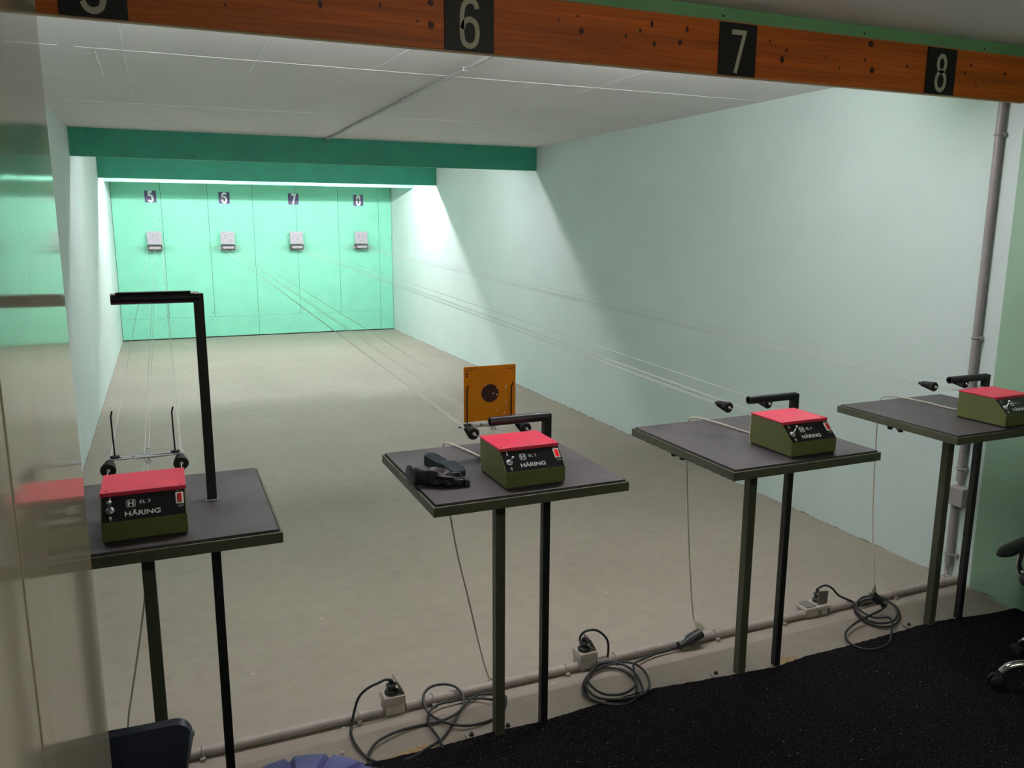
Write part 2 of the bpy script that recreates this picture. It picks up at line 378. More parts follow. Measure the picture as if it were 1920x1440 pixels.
# side walls; the right one is one wall whose stretch in the shooters' room is painted darker green
b = B(); b.box(XR, XR+0.1, 2.49, BACK+0.1, 0, CEIL); b.m(1).box(XR, XR+0.1, RY0, 2.49, -0.012, CEIL)
b.m(2)
def crack(x, side, y0, y1, dens):
    y = y0
    while y < y1:
        L = random.uniform(.01, .09); h = random.uniform(.002, .007)
        if random.random() < dens:
            P = [(y, 0.0)]+[(y+L*i/5, random.uniform(.3, 1)*h) for i in range(1, 5)]+[(y+L, 0.0)]
            b.prism(P, lambda u, v, t: Vector((t, u, v)), x, x-side*0.003)
        y += L*random.uniform(1.0, 1.8)
crack(XR, 1, 2.35, 12.8, .65)
struct(b.obj('wall_right', ['wall', 'wall_room', 'dirt']))
b = B(); b.box(XL-0.1, XL, 2.5, BACK+0.1, 0, CEIL); b.m(1); crack(XL, -1, 2.6, 12.8, .9)
struct(b.obj('wall_left', ['wall', 'dirt']))
b = B(); b.box(RX0-0.1, RX0, RY0, 2.7, -0.012, CEIL)
struct(b.obj('wall_room_left', 'wall_room'))
b = B(); b.box(RX0, XL-0.1, 2.6, 2.7, 0, CEIL)
struct(b.obj('wall_room_end', 'wall_room'))
b = B(); b.box(RX0-0.1, XR+0.1, RY0-0.1, RY0, -0.012, CEIL)
struct(b.obj('wall_front', 'wall_room'))
# back wall: painted boards with open seams and screws
b = B(); b.m(1).box(XL-0.1, XR+0.1, BACK+0.02, BACK+0.12, 0, CEIL)
seams = [XL+0.004, 0.133, 0.767, 1.400, 2.035, 2.676, 3.316, XR-0.004]
g = 0.0022
for i, (x0, x1) in enumerate(zip(seams, seams[1:])):
    b.m(0)
    zb = 0.315 if i not in (6,) else 0.012
    b.box(x0+g, x1-g, BACK, BACK+0.018, zb+g*.5, CEIL)
    b.m(1)
    for z in (0.36, 0.80, 1.05, 1.45, 1.75, 2.10):
        for x in (x0+.035, x1-.035):
            b.lathe((x, BACK+.001, z+random.uniform(-.02, .02)), (0, -1, 0), [(0, .005), (.003, .004)], 8)
b.m(0)
for x0, x1 in ((seams[0], 1.40), (1.40, 3.316)): b.box(x0+g, x1-g, BACK, BACK+0.018, 0.016, 0.315-g*.5)
b.m(1)
for z in (.05, .28):
    for x in (-.45, .1, .17, .73, .8, 1.36, 1.44, 2.0, 2.07, 2.64, 2.71, 3.28): b.lathe((x, BACK+.001, z), (0, -1, 0), [(0, .005), (.003, .004)], 8)
struct(b.obj('wall_back', ['mint_board', 'board_edge']))
# green cross beams
for i, (y, z) in enumerate(((BEAM1, 2.212), (BEAM2, 2.203), (BEAM3, 2.212))):
    b = B(); b.box(XL, XR, y, y+0.03, z, CEIL); b.m(1)
    for x in (-.4, .42, 1.28, 1.36, 2.1, 3.3):
        for zz in (z+.03, CEIL-.03):
            if random.random() < .6: b.lathe((x+random.uniform(-.1, .1), y+.001, zz), (0, -1, 0), [(0, .006), (.002, .004)], 8)
    struct(b.obj('trim_%d' % (i+1), ['mint_board' if i == 2 else 'beam_green', 'board_edge'], bevel=.002))
# lintel over the firing point
b = B(); b.box(RX0, XR, WOODY+0.02, WOODY+0.12, 2.250, CEIL); b.m(1)
for x in (1.35, 1.95, 2.6, 3.25): b.lathe((x, WOODY+.021, 2.405), (0, -1, 0), [(0, .005), (.002, .004)], 8)
struct(b.obj('trim_4', ['lintel_green', 'board_edge']))

# carpet, ragged front edge
ce = [(-3.0, 2.31), (-.5, 2.31), (0.3, 2.312), (0.524, 2.313), (0.80, 2.305), (1.025, 2.312), (1.20, 2.300), (1.45, 2.322), (1.67, 2.326), (1.85, 2.305), (2.018, 2.288), (2.18, 2.272), (2.35, 2.290), (2.537, 2.288), (2.72, 2.292), (2.909, 2.297), (3.05, 2.305), (3.2, 2.285), (3.40, 2.258), (3.528, 2.253)]
pts = []
for (a, c), (d, e) in zip(ce, ce[1:]):
    n = max(1, int((d-a)/.012))
    for i in range(n):
        t = i/n; pts.append((a+(d-a)*t, c+(e-c)*t+random.uniform(-.0022, .0022)))
pts.append(ce[-1])
b = B(); b.prism([(RX0+.002, RY0+.002)]+[(XR-.002, RY0+.002)]+pts[::-1], lambda u, v, t: Vector((u, v, t)), -0.0118, 0.001)
tag(b.obj('carpet', 'carpet'), 'black speckled carpet covering the floor of the shooting room', 'carpet')

# wooden number board
b = B(); b.box(-2.6, 3.50, WOODY, WOODY+0.02, 2.2065, 2.383)
root = thing('number_beam', 'orange-stained knotty pine board across the top of the firing line', 'beam', (0, 0, 0))
b.obj('board', 'wood', root, bevel=.002)
b = B(); b.box(-2.6, 3.497, WOODY-.001, WOODY+.02, 2.2033, 2.2065); b.box(-2.6, 3.495, WOODY+.001, WOODY+.02, 2.383, 2.3865); b.obj('edge_band', 'wood_edge', root)
KN = [(0.555, 2.297, 7), (0.60, 2.338, 3), (0.728, 2.312, 4), (0.881, 2.272, 8), (0.84, 2.28, 3), (0.88, 2.334, 6), (1.303, 2.327, 4), (1.371, 2.345, 3), (1.385, 2.301, 7), (1.513, 2.283, 3), (1.648, 2.346, 7), (1.604, 2.322, 5), (1.66, 2.285, 6), (1.788, 2.342, 7), (1.762, 2.297, 6), (1.55, 2.30, 4), (2.199, 2.277, 9), (2.218, 2.309, 5), (2.14, 2.335, 4), (2.40, 2.30, 3), (2.47, 2.27, 4), (2.616, 2.364, 8), (2.593, 2.307, 5), (2.632, 2.272, 8), (2.81, 2.30, 4), (3.16, 2.33, 4), (3.13, 2.30, 5), (3.36, 2.31, 5), (3.2, 2.25, 3), (.38, 2.33, 5), (.3, 2.27, 3), (-.2, 2.3, 6)]
for x, z, r in KN:
    b = B(); r *= .001*1.25; a = random.uniform(.7, 1.5)
    b.prism([(x+r*a*math.cos(t*.523)*random.uniform(.85, 1.1), z+r*1.25*math.sin(t*.523)*random.uniform(.85, 1.1)) for t in range(12)], lambda u, v, t: Vector((u, t, v)), WOODY+.002, WOODY-.0004)
    b.obj('knot', 'knot', root)
# lane number signs on the board
for x, ch in ((-.022, '5'), (1.002, '6'), (2.0, '7'), (2.991, '8')):
    r = thing('lane_number_sign', 'black sign with thin pale figure %s on the pine board' % ch, 'sign', (x, WOODY, 2.207), group='lane number signs on the pine board')
    b = B(); b.box(-.0795, .0795, -.004, -.0002, 0, .173); b.obj('sign_plate', 'sign_black', r)
    b = B(); digit(b, ch, lambda u, v, t: Vector((-.031+u*.062*2, t, .009+v*.142)), .115, -.0042, -.0052)
    b.obj('numeral', 'digit', r)

# back wall number signs
for x, z, ch in ((0.0, 2.068, '5'), (1.0, 2.066, '6'), (2.0, 2.064, '7'), (3.0, 2.06, '8')):
    r = thing('target_number_sign', 'small dark violet sign with bold white figure %s on the green end wall' % ch, 'sign', (x, BACK, z-.08), group='number signs on the end wall')
    b = B(); b.box(-.077, .077, -.004, -.0002, 0, .165); b.obj('sign_plate', 'sign_purple', r)
    b = B(); digit(b, ch, lambda u, v, t: Vector((-.033+u*.066*2, t, .008+v*.148)), .19, -.0042, -.0052)
    b.obj('numeral', 'digit_white', r)

# target boxes on end wall
for k in range(4):
    r = thing('target_station', 'worn white target plate over a dark roller box below figure %d' % (5+k), 'target box', (k+.01, BACK-.1, 1.30), group='target boxes on the end wall')
    b = B(); mx = Matrix.Rotation(math.radians(-6), 4, 'X'); b.box(-.098, .098, -.004, .0, 0, .185, Matrix.Translation((0, 0.0, .095)) @ mx)
    b.m(1); rnd = random.Random(k)
    for _ in range(9):
        x, z = rnd.uniform(-.06, .06), rnd.uniform(.04, .14)
        b.box(x, x+rnd.uniform(.006, .03), -.0048, -.0042, z, z+.006, Matrix.Translation((0, 0.0, .095)) @ mx)
    b.obj('catch_plate', ['trap_white', 'socket_flap'], r)
    b = B(); b.box(-.095, .095, -.01, .1, .005, .085); b.box(-.095, -.08, -.045, -.01, .005, .085); b.box(.08, .095, -.045, -.01, .005, .085); b.box(-.095, .095, -.045, -.03, .075, .085); b.obj('housing', 'trap_dark', r, bevel=.003)
    b = B(); b.cyl((-.078, -.03, .045), (.078, -.03, .045), .022, 18); b.obj('roller', 'trap_white', r, smooth=True)
    if k in (1, 3):
        for s in (-1, 1):
            b = B(); b.prism([(s*.096, .045), (s*.16, .05), (s*.155, .038), (s*.096, .025)], lambda u, v, t: Vector((u, t, v)), -.01, .0); b.obj('side_wing', 'trap_white', r)

# fluorescent lamps behind beams (real battens on the ceiling) and an added room lamp
def batten(x0, x1, y, z, s, label, group, n=1):
    r = thing('fluorescent_batten', label, 'ceiling lamp', ((x0+x1)/2, y, z), group=group); h = (x1-x0)/2
    b = B(); b.box(-h, h, -.02, .02, CEIL-z-.028, CEIL-z-.0005); b.obj('housing', 'lamp_white', r, bevel=.003)
    for q in (-h, h-.02): b = B(); b.box(q, q+.02, -.014, .014, -.02, CEIL-z-.028); b.obj('tube_holder', 'lamp_white', r)
    b = B(); b.cyl((-h+.02, 0, 0), (h-.02, 0, 0), .013, 12); b.obj('tube', TM[s], r, smooth=True)
TM = {'f': tube_mat('tube_light_front', S_FRONT), 'm': tube_mat('tube_light_middle', S_MID), 'b': tube_mat('tube_light_back', S_BACK), 'r': tube_mat('tube_light_room_fill', S_ROOM, (1, .93, .8))}
for x0, x1 in ((-.05, 1.35), (1.60, 3.00)):
    sd = 'left-hand' if x0 < 0 else 'right-hand'
    batten(x0, x1, 2.74, 2.315, 'f', sd+' fluorescent lamp hidden behind the pine board', 'lamps behind the pine board')
    batten(x0, x1, BEAM1+.160, 2.335, 'm', sd+' fluorescent lamp hidden behind the nearest green beam', 'lamps behind the first green beam')
for x0, x1 in ((-.35, 1.15), (1.85, 3.35)):
    sd = 'left-hand' if x0 < 0 else 'right-hand'
    batten(x0, x1, BEAM2+.19, 2.335, 'b', sd+' fluorescent lamp hidden behind the second green beam', 'lamps behind the second green beam')
batten(.8, 2.3, -.6, 2.14, 'r', 'dim warm fluorescent lamp added out of view to light the shooting room', None)  # unseen lamp added behind the camera, hung low to brighten ceiling and board

# ceiling conduit
r = thing('ceiling_conduit', 'thin grey conduit running along the white ceiling to the first beam', 'pipe', (1.49, 2.6, CEIL-.012))
b = B(); b.cyl((0, 0, 0), (0.005, BEAM1-2.605, 0), .009, 12); b.obj('pipe', 'conduit_grey', r, smooth=True)
for y in (3.87, 4.94, 6.13, 7.36):
    b = B(); b.box(-.014, .014, y-2.6-.009, y-2.6+.009, -.011, .0115); b.obj('clip', 'conduit_grey', r, bevel=.002)

# floor conduit
CY = 2.548
r = thing('floor_conduit', 'cream painted conduit running along the floor behind the tables', 'pipe', (1.5, CY, 0))
segs = [(-.50, .690), (.774, 1.458), (1.536, 2.574), (2.706, 3.52)]
b = B()
for x0, x1 in segs: b.cyl((x0-1.5, 0, .0185), (x1-1.5, 0, .0185), .0165, 20)
b.obj('pipe', 'conduit', r, smooth=True)
for x in (.10, .605, .875, 1.405, 1.62, 2.1, 2.45, 3.1):
    b = B(); b.torus((x-1.5, 0, .0185), .018, .0035, (1, 0, 0), 20, 6); b.box(x-1.5-.008, x-1.5+.008, -.030, -.014, 0, .012); b.obj('clip', 'conduit', r, smooth=True)

# vertical wall pipe with junction box
r = thing('wall_pipe', 'vertical grey pipe fixed to the right wall beside the pine board', 'pipe', (XR-.02, 2.585, 0))
b = B(); b.cyl((0, 0, .50), (0, 0, CEIL), .017, 20); b.obj('pipe', 'pipe_wall', r, smooth=True)
b = B(); b.cyl((0, .012, .075), (0, .012, .385), .017, 20); b.tube([(0, .012, .10), (-.004, .014, .05), (-.012, .006, .028)], .011, 10, smooth=4); b.obj('lower_pipe', 'pipe_wall', r, smooth=True)
b = B(); b.tube([(0, 0, .51), (.003, .002, .48), (0, .004, .46)], .008, 8); b.obj('cable_stub', 'cable_white', r, smooth=True)
for z in (2.085, 1.188, .563, .13):
    b = B(); b.torus((0, 0 if z > .4 else .012, z), .019, .004, (0, 0, 1), 20, 6); b.box(-.002, .02, -.026, -.014, z-.008, z+.008); b.obj('clamp', 'pipe_wall', r, smooth=True)
r = thing('junction_box', 'small grey junction box on the wall pipe near the floor', 'electrical box', (XR-.002, 2.568, .385))
b = B(); b.box(-.052, 0, -.04, .04, 0, .095); b.obj('housing', 'pipe_wall', r, bevel=.006)
b = B(); b.box(-.058, -.053, -.036, .036, .004, .091); b.obj('cover', 'pipe_wall', r, bevel=.002)

# cream glossy partition at the left, seen almost edge-on
r = thing('partition', 'glossy cream partition panel reflecting the range at left edge', 'partition', (-.08, .9, -.012))
b = B(); b.box(-.018, 0, 1.035-.9+.0, 1.742-.9, .013, CEIL+.0115); b.obj('panel', 'partition', r, bevel=.0015)
b = B(); b.box(-.018, 0, .05-.9, .982-.9, .013, CEIL+.0115)
b.box(-.018, -.0015, .9835-.9, 1.0335-.9, .013, CEIL+.0115); b.obj('frame_strip', 'partition', r, bevel=.001)
b = B(); b.lathe((0.0003, 1.246-.9-.39+.005, .862), (1, 0, 0), [(0, .0085), (.003, .0085), (.005, .005)], 20); b.obj('bolt', 'black_steel', r, smooth=True)

# ================================================================== SHOOTING TABLES
LAN = [  # table centre x, y0, y1, green post x, black post x, box centre x, box front y, arm height
 dict(c=.017, y0=1.985, y1=2.568, g=.000, k=.174, bx=.012, by=2.043, arm=1.499, al=-.034, n='5'),
 dict(c=1.026, y0=2.008, y1=2.578, g=1.029, k=1.194, bx=1.045, by=2.053, arm=1.086, al=.998, n='6'),
 dict(c=1.985, y0=1.962, y1=2.570, g=2.030, k=2.206, bx=2.030, by=2.000, arm=1.074, al=1.996, n='7'),
 dict(c=3.008, y0=1.998, y1=2.582, g=3.043, k=3.220, bx=3.062, by=2.014, arm=1.076, al=3.006, n='8'),
]
desc = {'5': 'leftmost shooting table beside the partition, its rest post raised high', '6': 'shooting table carrying the pistol and the motor box with the lit switch',
        '7': 'third shooting table from the left, empty apart from its motor box', '8': 'farthest shooting table at the right, nearest the wall pipe'}
PY = 2.30
for L in LAN:
    k = L['k']; r = thing('shooting_table', desc[L['n']], 'table', (L['c'], PY, -.012), group='shooting tables in a row')
    X = lambda x: x-L['c']
    y0, y1 = L['y0']-PY, L['y1']-PY; hw = .305; Z = TOP+.012
    # tray frame ring (outer wall + lip)
    b = B(); zt = Z-.006; zb = Z-.034
    b.box(-hw, hw, y0, y0+.006, zb, zt); b.box(-hw, hw, y1-.006, y1, zb, zt)
    b.box(-hw, -hw+.006, y0+.006, y1-.006, zb, zt); b.box(hw-.006, hw, y0+.006, y1-.006, zb, zt)
    b.box(-hw+.006, hw-.006, y0+.006, y1-.006, zb+.006, zb+.010)
    b.obj('frame', 'olive', r, bevel=.0012)
    b = B(); x2 = X(k); h = .016
    # tabletop with a square opening for the post
    xs = [-hw+.009, x2-h, x2+h, hw-.009]; ys = [y0+.009, -h, h, y1-.009]
    for i in range(3):
        for j in range(3):
            if i == 1 and j == 1: continue
            b.box(xs[i], xs[i+1], ys[j], ys[j+1], zb+.0102, Z)
    bmesh.ops.remove_doubles(b.bm, verts=b.bm.verts[:], dist=1e-5)
    b.obj('tabletop', 'board', r)
    b = B(); b.torus((x2, 0, Z+.0005), .0205, .002, (0, 0, 1), 4, 6); b.obj('post_collar', 'steel', r)
    b = B(); xg = X(L['g']); b.box(xg-.0165, xg+.0165, -.0165, .0165, .004, zb+.006); b.obj('support_post', 'olive', r, bevel=.002)
    b = B(); b.box(xg-.108, xg+.062, -.03, .042, 0, .009); b.obj('foot_plate', 'floor', r, bevel=.001)
    for dx, dy in ((-.088, .026), (.045, .026)):
        b = B(); b.lathe((xg+dx, dy, .009), (0, 0, 1), [(0, .010), (.001, .010), (.001, .006), (.010, .006)], 6); b.obj('bolt', 'black_steel', r)
    # cross bar under tray and clamp screws
    b = B(); b.box(min(xg, x2)-.03, max(xg, x2)+.05, -.02, .02, zb-.012, zb+.005); b.box(-hw+.02, xg, -.03, -.01, zb-.010, zb+.005); b.obj('cross_bar', 'black_steel', r, bevel=.001)
    b = B(); b.cyl((x2+.012, 0, zb-.022), (x2+.055, -.005, zb-.022), .004, 8); b.ball((x2+.06, -.006, zb-.022), .009, 8); b.obj('clamp_screw', 'black_steel', r, smooth=True)
    for yy in (-.03, .02):
        b = B(); b.lathe((-hw+.022, yy, zb-.001), (0, 0, -1), [(0, .006), (.006, .011), (.014, .010), (.016, .003)], 8); b.obj('under_knob', 'black_steel', r)
    # telescopic rest post and arm
    za = L['arm']+.012
    b = B(); b.box(x2-.0125, x2+.0125, -.0125, .0125, .004, za+.010); b.obj('rest_post', 'black_steel', r, bevel=.001)
    b = B(); a0, a1 = X(L['al']), x2+.002; R = .0145
    n = 24; rs = []
    for xx, rad in ((a0+.03, R*.7), (a0, R*.7), (a0, R), (a1, R)):
        rs.append([Vector((xx, math.cos(2*math.pi*i/n)*rad, za+math.sin(2*math.pi*i/n)*rad)) for i in range(n)])
    b.rings(rs); arm = b.obj('rest_arm', 'black_tube', r, smooth=True)
    if L['n'] == '5':
        b = B(); b.box(a0+.012, a1-.02, -.010, .010, za+R-.001, za+R+.0025); b.obj('rest_pad', 'rubber', arm, bevel=.001)

# ================================================================== MOTOR BOXES
bdesc = {'5': 'olive motor box with red lid on the leftmost table, facing the camera', '6': 'olive motor box with red lid and glowing switch beside the pistol',
         '7': 'olive motor box with red lid on the third table from the left', '8': 'olive motor box with red lid on the farthest table, cut by the right edge'}
HB = .105; FH = .052; SD = .055; DP = .208; BW = .0945
sl = Vector((0, SD, HB-FH)); SL = sl.length; sv = sl.normalized(); sn = Vector((0, -sv.z, sv.y))
def on_slope(u, v, d): return Vector((u, 0, FH))+sv*v+sn*d+Vector((0, 0, 0))
for L in LAN:
    r = thing('motor_box', bdesc[L['n']], 'control box', (L['bx'], L['by'], TOP), group='motor boxes on the tables')
    b = B(); prof = [(0, .006), (0, FH), (SD, HB), (DP, HB), (DP, .006)]
    b.prism(prof, lambda u, v, t: Vector((t, u, v)), -BW, BW); b.obj('body', 'olive_box', r, bevel=.0022)
    b = B(); b.box(-BW+.004, BW-.004, .004, DP-.004, 0, .008); b.obj('base', 'rubber', r)
    b = B(); b.box(-BW-.0015, BW+.0015, SD-.006, DP+.002, HB+.0005, HB+.0065)
    b.box(-BW-.0015, BW+.0015, SD-.006, SD-.003, HB-.004, HB+.003); b.obj('lid', 'red_lid', r, bevel=.0018)
    for sx in (-1, 1):
        b = B(); b.lathe((sx*(BW-.012), SD+.01, HB+.0063), (0, 0, 1), [(0, .003), (.0012, .0028), (.0012, .0015), (.0006, .0015)], 10)
        b.obj('lid_screw', 'switch_red', r)
    b = B(); b.prism([(-BW+.003, .002), (BW-.003, .002), (BW-.003, SL-.006), (-BW+.003, SL-.006)], on_slope, -.0005, .0012); fp = b.obj('faceplate', 'panel_black', r)
    # printed marks
    b = B(); text_faces(b, 'HÄRING', .0175, lambda u, v, t: on_slope(u-.004, v+.018, t), .0016, xs=1.22, off=.0005, spacing=1.0); b.obj('maker_lettering', 'silver_print', fp)
    b = B(); text_faces(b, 'EL 3', .0125, lambda u, v, t: on_slope(u+.002, v+.047, t), .0016, xs=1.15, off=.0001); b.obj('type_lettering', 'silver_print', fp)
    b = B(); text_faces(b, 'EIN', .0075, lambda u, v, t: on_slope(u+.081, v+.024, t), .0016, xs=1.1); b.obj('on_lettering', 'silver_print', fp)
    b = B(); text_faces(b, 'AUS', .0065, lambda u, v, t: on_slope(u+.079, v+.0655, t), .0016, xs=1.1); b.obj('off_lettering', 'silver_print', fp)
    # H emblem: rounded square with a hollow H
    b = B(); ex, ey, es = -.029, .046, .0095
    def rsq(q, k): return [(ex+q*s1, ey+q*s2) for s1, s2 in ((-1, -1+k), (-1+k, -1), (1-k, -1), (1, -1+k), (1, 1-k), (1-k, 1), (-1+k, 1), (-1, 1-k))]
    b.stroke(rsq(es, .25), .0013, on_slope, .0010, .0017, True)
    for s in (-1, 1):
        b.stroke([(ex+s*.0048, ey-.0075), (ex+s*.0048, ey+.0075)], .0036, on_slope, .0010, .0017)
        b.prism([(ex+s*.0048, ey-.003), (ex+s*.0005, ey-.0012), (ex+s*.0005, ey+.0012), (ex+s*.0048, ey+.003)], on_slope, .0010, .0017)
    b.obj('emblem', 'silver_print', fp)
    # direction arrows and lever
    b = B(); b.prism([(-.0775, .056), (-.0705, .056), (-.074, .070)], on_slope, .0010, .0016); b.obj('arrow_mark', 'silver_print', fp); b = B(); b.prism([(-.0775, .016), (-.0705, .016), (-.074, .003)], on_slope, .0010, .0016); b.obj('arrow_mark', 'silver_print', fp)
    b = B(); c = on_slope(-.0745, .032, .0012); b.lathe(c, sn, [(0, .0085), (.002, .0085), (.003, .006), (.006, .005)], 16); b.torus(c+sn*.001, .009, .001, sn, 20, 6); tg = b.obj('lever_bush', 'steel', fp, smooth=True)
    ld = {'5': .010, '6': .004, '7': .016, '8': .012}[L['n']]; lx = {'5': 0, '6': .006, '7': .012, '8': .012}[L['n']]
    b = B(); c1_ = c+sn*.004; c2_ = c+sn*.020+sv*ld+Vector((lx, 0, 0)); b.cyl(c1_, c2_, .0024, 10); b.ball(c2_, .0062 if L['n'] in '58' else .0045, 10); b.obj('lever', 'chrome', tg, smooth=True)
    # rocker switch
    b = B(); b.prism([(.0705, .0295), (.0885, .0295), (.0885, .0615), (.0705, .0615)], on_slope, .001, .003); b.obj('switch_frame', 'white_plastic', r, bevel=.0005)
    b = B(); c0 = .0795; b.prism([(c0-.0048, .034), (c0+.0048, .034), (c0+.0048, .0575), (c0-.0048, .0575)], on_slope, .003, .0052 if L['n'] != '7' else .0065)
    b.obj('rocker', 'switch_lit' if L['n'] == '6' else 'switch_red', r, bevel=.0006)
    # fairlead hooks at the back corners
    for s in (-1, 1):
        b = B(); b.tube([(s*BW*.98, DP-.001, .098), (s*BW*.98, DP+.012, .101), (s*BW*.98, DP+.016, .106)], .0014, 6); b.obj('cord_hook', 'steel', r, smooth=True)
    if L['n'] == '7':
        b = B(); b.tube([(-BW-.001, DP-.004, .090), (-BW-.006, DP-.006, .06), (-BW-.014, DP-.014, .028), (-BW-.020, DP-.024, .012)], .0011, 6); b.obj('cord_tail', 'cord', r, smooth=True)

# ================================================================== CORDS, BUFFERS, CARRIAGES
TZ = 1.345
for i, L in enumerate(LAN):
    bx = L['bx']; by = L['by']+DP; k = i+.01
    bz = 1.043
    yb = 2.328 if i < 2 else 2.335
    gd = 'rubber buffers on the transport cords'
    for s in (-1, 1):
        x = bx+s*.090
        side = 'left' if s < 0 else 'right'
        # bellows buffer
        y0 = yb; b = B(); pr = [(0, .004), (0, .0175), (.003, .0200)]
        for q in range(6):
            d = .006+q*.0095; rad = .0192-q*.0014; pr += [(d, rad), (d+.003, rad-.0028), (d+.006, rad-.0028), (d+.0085, rad-.0006)]
        pr += [(.066, .0095), (.072, .006), (.078, .0065), (.079, .003)]
        b.lathe((x, y0, bz+.001), (s*-.02, 1, .04), pr, 18)
        rt = thing('cord_buffer', '%s-hand black rubber buffer behind the motor box of the lane numbered %s' % (side, L['n']), 'rubber buffer', (x, y0, bz), group=gd)
        ob = b.obj('bellows', 'rubber', rt, smooth=True)
        for v in ob.data.vertices: v.co -= Vector((x, y0, bz))
        b = B(); b.lathe((0, -.0015, .001), (0, -1, 0), [(0, .0062), (.004, .0055), (.006, .003)], 12); b.obj('ferrule', 'steel', rt, smooth=True)
        # guide cords
        cb = B(); cb.tube([(x, by+.016, 1.046), (x, y0-.004, bz)], .0011, 6)
        e = k+s*.088; cr = .0010
        cb.tube([(x, y0+.08, bz+.004), (e, BACK-.12, TZ)], .0011, 6)
        if (s < 0) != (i == 0):
            cb.tube([(x+.004, y0+.075, bz-.004), (e+.012, BACK-.12, TZ-.012)], .0009, 6)
        o = cb.obj('transport_cord', 'cord', None, origin=True)
        tag(o, '%s-hand pale guide cord running to the target box under figure %s' % (side, L['n']), 'cord', 'cords of the target transport')
    # drive cord pair
    cb = B(); xs = bx-.03 if i > 1 else bx
    for dx in (-.004, .006):
        cb.tube([(xs+dx, by+.004, 1.035), (k+dx*2, BACK-.12, TZ-.004+dx)], .0009, 6)
    tag(cb.obj('transport_cord', 'cord', None, origin=True), 'thin double drive cord running to the target box under figure %s' % L['n'], 'cord', 'cords of the target transport')

def carriage(cx, cy, z, label):
    r = thing('target_carriage', label, 'target carriage', (cx, cy, z), group='target carriages parked behind motor boxes')
    b = B(); W = .100
    b.box(-W, W, -.022, .016, 0, .0025); b.box(-W, W, .0135, .016, -.008, .0025); b.box(-.02, .06, -.020, -.012, -.002, .0015)
    b.obj('plate', 'steel', r, bevel=.0006)
    b = B()
    for x in (-.075, -.062, .045, .055, .066, -.03): b.lathe((x, -.004, .0025), (0, 0, 1), [(0, .0045), (.003, .0045), (.004, .002)], 8)
    b.box(.02, .075, -.010, .004, .0025, .005); b.obj('fittings', 'steel', r)
    b = B(); b.torus((0.006, .012, .012), .006, .0012, (0, 1, .3), 16, 6); b.torus((.006, -.024, -.009), .007, .0012, (.3, 1, .2), 16, 6); b.obj('eyelets', 'chrome', r, smooth=True)
    for s in (-1, 1):
        b = B(); b.box(s*.077-.008, s*.077+.008, -.012, .006, .0025, .008); b.cyl((s*.077-.012, -.004, .006), (s*.077+.012, -.004, .006), .004, 8); cl = b.obj('clip_base', 'rubber', r, bevel=.001)
        b = B(); b.tube([(s*.077, -.004, .008), (s*.077-.001, -.006, .09), (s*.077-.001, -.007, .122), (s*.077+.003, -.010, .136)], .0022, 8); b.obj('clip_rod', 'rubber', cl, smooth=True)
    return r
carriage(.012, 2.425, 1.050, 'empty target carriage with two black clip rods behind the leftmost motor box')
carriage(1.037, 2.405, 1.050, 'target carriage holding the orange target card')
# target card
r = thing('target_card', 'orange paper pistol target with black centre and shot holes', 'target', (1.043, 2.412, 1.062), rz=.0)
b = B(); b.box(-.090, .090, 0, .0012, 0, .181); b.obj('card', 'card', r)
b = B()
n = 40; b.prism([(.030*math.cos(2*math.pi*i/n), .09+.030*math.sin(2*math.pi*i/n)) for i in range(n)], lambda u, v, t: Vector((u, t, v)), .0002, -.0004)
b.obj('bullseye', 'card_dark', r)
b = B()
for rad in (.008, .016, .024): b.stroke(ell(0, .09, rad, rad, 40), .0006, lambda u, v, t: Vector((u, t, v)), -.0002, -.0006, True)
b.obj('inner_rings', mat('faint_ring_print', (.10, .035, .02), .6), r)
b = B()
for x, z in ((-.015, .117), (.025, .106), (.011, .0885), (.0235, .0835), (.056, .110), (.053, .102), (.057, .0585), (.023, .031), (.051, .0215)):
    b.prism([(x+.0026*math.cos(a*1.047)*random.uniform(.8, 1.2), z+.0028*math.sin(a*1.047)*random.uniform(.8, 1.2)) for a in range(6)], lambda u, v, t: Vector((u, t, v)), -.0004, -.0008)
b.obj('shot_holes', 'digit_white', r)
b = B(); b.prism([(-.080+.0045*math.cos(a*.628), .154+.0075*math.sin(a*.628)) for a in range(10)], lambda u, v, t: Vector((u, t, v)), .0002, -.0005)
for zz, x1 in ((.175, -.045), (.172, -.038), (.1688, -.05), (.165, -.062)):
    x = -.084
    while x < x1:
        e = min(x1, x+random.uniform(.003, .009)); b.box(x, e, -.0004, 0.0002, zz-.0005, zz+.0005); x = e+.0015
x = .060
while x < .084: b.box(x, x+.0022, -.0004, .0002, .166, .1695); x += .0034
for x0, x1, zz in ((-.072, -.058, .014), (.064, .076, .040), (-.072, -.066, .026)): b.box(x0, x1, -.0004, .0002, zz, zz+.0008)
b.obj('print', 'card_dark', r)
b = B(); b.prism([(-.080+.0018*math.cos(a*1.047), .1535+.002*math.sin(a*1.047)) for a in range(6)], lambda u, v, t: Vector((u, t, v)), -.0004, -.0007); b.obj('club_mark', 'digit_white', r)

# steel ring beside the box on table 6
b = B(); b.torus((1.172, 2.165, TOP+.008), .017, .004, (.1, .1, 1), 28, 8); b.torus((1.176, 2.168, TOP+.016), .015, .0035, (.2, .5, 1), 28, 8)
tag(b.obj('steel_ring', 'chrome', None, smooth=True, origin=True), 'shiny steel key ring lying right of the lit motor box', 'ring')

